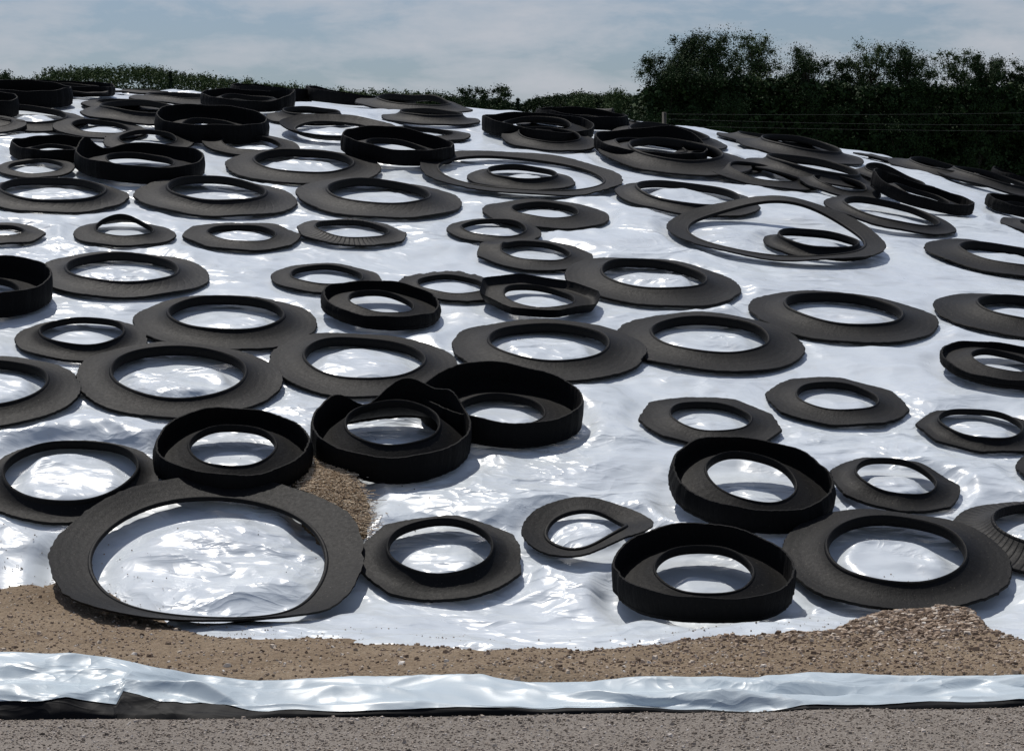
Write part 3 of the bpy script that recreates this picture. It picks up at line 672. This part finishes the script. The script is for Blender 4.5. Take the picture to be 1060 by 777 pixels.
def tree_at(px, ytop, dist, wpx, label, seed, mat='leafA', group=None, dens=1.0, name='broadleaf_tree', size=.085, low=.1):
    q = np.random.RandomState(seed)
    x = (px - CX) / F * dist; h = CAMZ + (270 - ytop) / F * dist; wr = wpx * .5 / F * dist
    root = empty(name, (x, dist, -.03)); tag(root, label, 'tree', group)
    pts = [(0, 0, 0)]; rad = [h * .018 + .04]
    for i in range(1, 7):
        pts.append((q.randn() * .02 * h, q.randn() * .02 * h, h * i / 6.6)); rad.append(rad[0] * (1 - i / 7))
    V, Fc = limb(pts, rad); mesh_obj('trunk', V, Fc, M['bark'], root)
    cl = []; LV = []; LF = []
    nb = 64
    for i in range(nb):
        t = low + (1 - low) * (i + .5) / nb; a = q.rand() * 6.28
        prof = math.sqrt(max(.03, 1 - ((t - .55) / .50) ** 2)) if t > .55 else 1.0
        ext = wr * prof * (.35 + .70 * q.rand())
        z0 = h * (t - .1); k = int(min(5, z0 / h * 6.6)) ; bp = Vector(pts[max(0, k)])
        e = Vector((math.cos(a) * ext, math.sin(a) * ext, h * t))
        s = Vector((bp.x, bp.y, max(.1, z0)))
        mid = s.lerp(e, .5) + Vector((0, 0, -.02 * h))
        v_, f_ = limb([s, mid, e], [.05 + .004 * h, .04, .012], 5); LF += [tuple(j + len(LV) for j in f) for f in f_]; LV += v_
        for m_ in (.4, .6, .8, 1.0, 1.15):
            pp = s.lerp(e, m_); r_ = wr * (.17 + .18 * q.rand())
            cl.append((pp.x + q.randn() * wr * .12, pp.y + q.randn() * wr * .12, min(h * 1.0, pp.z + q.randn() * h * .02), r_))
    for i in range(5): cl.append((pts[-1][0] + q.randn() * wr * .2, q.randn() * wr * .2, h * (.86 + .12 * q.rand()), wr * (.12 + .1 * q.rand())))
    mesh_obj('limbs', LV, LF, M['bark'], root)
    leaves(q, np.array(cl), int(250 * dens), size, 'crown', M[mat], root)
    return root
TG = 'tall trees of the dark wood at the right'
rt = [(690, 60, 150, 60, 'leftmost broad dark tree of the wood at the right, sloping down on its left'),
      (712, 41, 152, 56, 'dark tree with a bushy top, second at the left end of the wood'),
      (742, 39, 150, 66, 'tallest full-crowned dark tree in the left clump of the wood'),
      (778, 40, 153, 62, 'paler airy tree at the right end of the tall left clump'),
      (835, 54, 150, 54, 'lone round-topped dark tree just right of the tall left clump'),
      (868, 68, 152, 42, 'low narrow tree in the dip between two taller ones'),
      (903, 50, 152, 60, 'broad tree with a fanned top right of the dip in the wood'),
      (938, 52, 150, 56, 'full tree right beside the one with the fanned top'),
      (985, 56, 154, 46, 'thin see-through tree with sky showing in its crown'),
      (1014, 60, 150, 42, 'pointed dark tree near the right edge of the wood'),
      (1042, 66, 152, 48, 'rounded low tree at the right edge of the picture'),
      (1085, 64, 152, 60, 'tree just beyond the right edge of the picture')]
for i, (px, yt, ds, wp, lb) in enumerate(rt):
    pale = i in (3, 8, 6)
    tree_at(px, yt, ds, wp * 1.3, lb, 40 + i, 'leafB' if pale else 'leafA', TG, .55 if i == 8 else (.8 if pale else 1.15))
def spruce(px, ytop, dist, wpx, label, seed):
    q = np.random.RandomState(seed); x = (px - CX) / F * dist; h = CAMZ + (270 - ytop) / F * dist; wr = wpx * .5 / F * dist
    root = empty('spruce_tree', (x, dist, -.03)); tag(root, label, 'tree')
    V, Fc = limb([(0, 0, 0), (0, 0, h * .5), (0, 0, h)], [.16, .1, .02]); mesh_obj('trunk', V, Fc, M['bark'], root)
    cl = []
    for i in range(60):
        t = .1 + .9 * i / 60; a = q.rand() * 6.28; e = wr * (1 - t) ** .8 * (.6 + .5 * q.rand())
        for m_ in (.3, .7, 1): cl.append((math.cos(a) * e * m_, math.sin(a) * e * m_, h * t - .05 * h * m_ * (1 - t), .10 + wr * .14 * (1 - t)))
    leaves(q, np.array(cl), 26, .2, 'crown', M['needle'], root)
spruce(178, 73, 190, 26, 'single dark spruce rising above the far hedge at the left', 3)
spruce(536, 101, 190, 14, 'small pointed spruce at the right end of the middle bushes', 4)
spruce(661, 98, 170, 12, 'slim pointed spruce beside the tall wood', 5)
small = [(455, 99, 'leafA', 'leftmost low bushy tree beyond the crest near the middle'), (486, 94, 'leafA', 'rounded bushy tree beyond the crest, second of four'), (514, 92, 'leafA', 'highest bushy tree beyond the crest left of the small spruce'),
         (600, 99, 'leafB', 'pale green bush left of the wood in the middle distance'), (636, 97, 'leafB', 'pale twiggy bush next to the slim spruce'), (4, 78, 'leafA', 'dark clipped tree at the far left edge beyond the crest')]
for i, (px, yt, mt, lb) in enumerate(small):
    tree_at(px, yt, 190, 46, lb, 80 + i, mt, 'low trees beyond the crest', .7, 'bushy_tree', .11)
# masses nobody could count
def mass(name, label, x0, x1, dist, depth, topf, n, size, mat, cat, seed):
    q = np.random.RandomState(seed)
    px = x0 + (x1 - x0) * q.rand(n); dd = dist + depth * q.rand(n)
    h = CAMZ + (270 - topf(px)) / F * dist
    t = 1 - q.rand(n) ** 1.8 * .85
    X = (px - CX) / F * dist; r = .18 + .3 * q.rand(n)
    cl = np.stack([X, dd, h * t, r], -1)
    o = leaves(q, cl, 34, size, name, M[mat], None); tag(o, label, cat, kind='stuff'); return o
tl = lambda p: np.interp(p, [-60, 0, 30, 50, 90, 150, 178, 210, 240, 300, 340, 380, 420, 450], [84, 84, 86, 77, 75, 74, 80, 82, 88, 93, 97, 99, 100, 101]) + 3 * perlin(p / 9, p * 0) + 7 * perlin(p / 2.6, p * 0 + 4)
mass('distant_hedge', 'far row of spiky young green shrubs beyond the crest at the left', -70, 450, 190, 6, lambda p: tl(p) - 3, 12000, .11, 'leafB', 'shrubs', 5)
tm = lambda p: np.interp(p, [420, 470, 540, 560, 600, 650, 680], [104, 105, 111, 104, 101, 104, 98]) + 3 * perlin(p / 8, p * 0)
mass('distant_bushes', 'low dark bushes beyond the crest between the hedge and the wood', 420, 690, 195, 6, lambda p: tm(p) - 3, 8000, .12, 'leafA', 'shrubs', 6)
tw = lambda p: np.interp(p, [640, 680, 700, 820, 880, 1000, 1120], [104, 92, 82, 84, 92, 92, 92]) + 8 * perlin(p / 14, p * 0)
mass('wood_undergrowth', 'dense dark undergrowth filling the lower part of the wood', 668, 1130, 149, 16, tw, 17000, .22, 'leafA', 'undergrowth', 7)

# ------------------------------------------------------------------ overhead line in front of the wood
def tube(name, pts, r, mat, parent, seg=6):
    V = []; Fc = []
    for p in pts:
        for j in range(seg):
            a = j / seg * 6.283; V.append((p[0], p[1] + r * math.cos(a), p[2] + r * math.sin(a)))
    for i in range(len(pts) - 1):
        for j in range(seg):
            k = (j + 1) % seg; Fc.append((i * seg + j, i * seg + k, (i + 1) * seg + k, (i + 1) * seg + j))
    return mesh_obj(name, V, Fc, mat, parent)
PD = 135.0
zf = lambda row: CAMZ + (270 - row) / F * PD
pole = empty('utility_pole', ((687 - CX) / F * PD, PD, 0)); tag(pole, 'weathered wooden pole with wires in front of the dark wood', 'pole')
V, Fc = limb([(0, 0, 0), (0, 0, zf(117))], [.16, .11], 10); Fc.append(tuple(range(10, 20))); mesh_obj('post', V, Fc, M['wood'], pole)
for (row0, row1, sag) in ((119, 113, 3), (124, 128, 4), (131, 137, 2)):
    pts = []
    for i in range(41):
        t = i / 40; pts.append((t * 30, -.13, zf(row0 + (row1 - row0) * t + sag * 4 * t * (1 - t))))
    tube('wire', pts, .005, M['wire'], pole)
b = bpy.data.meshes.new('x'); bpy.data.meshes.remove(b)
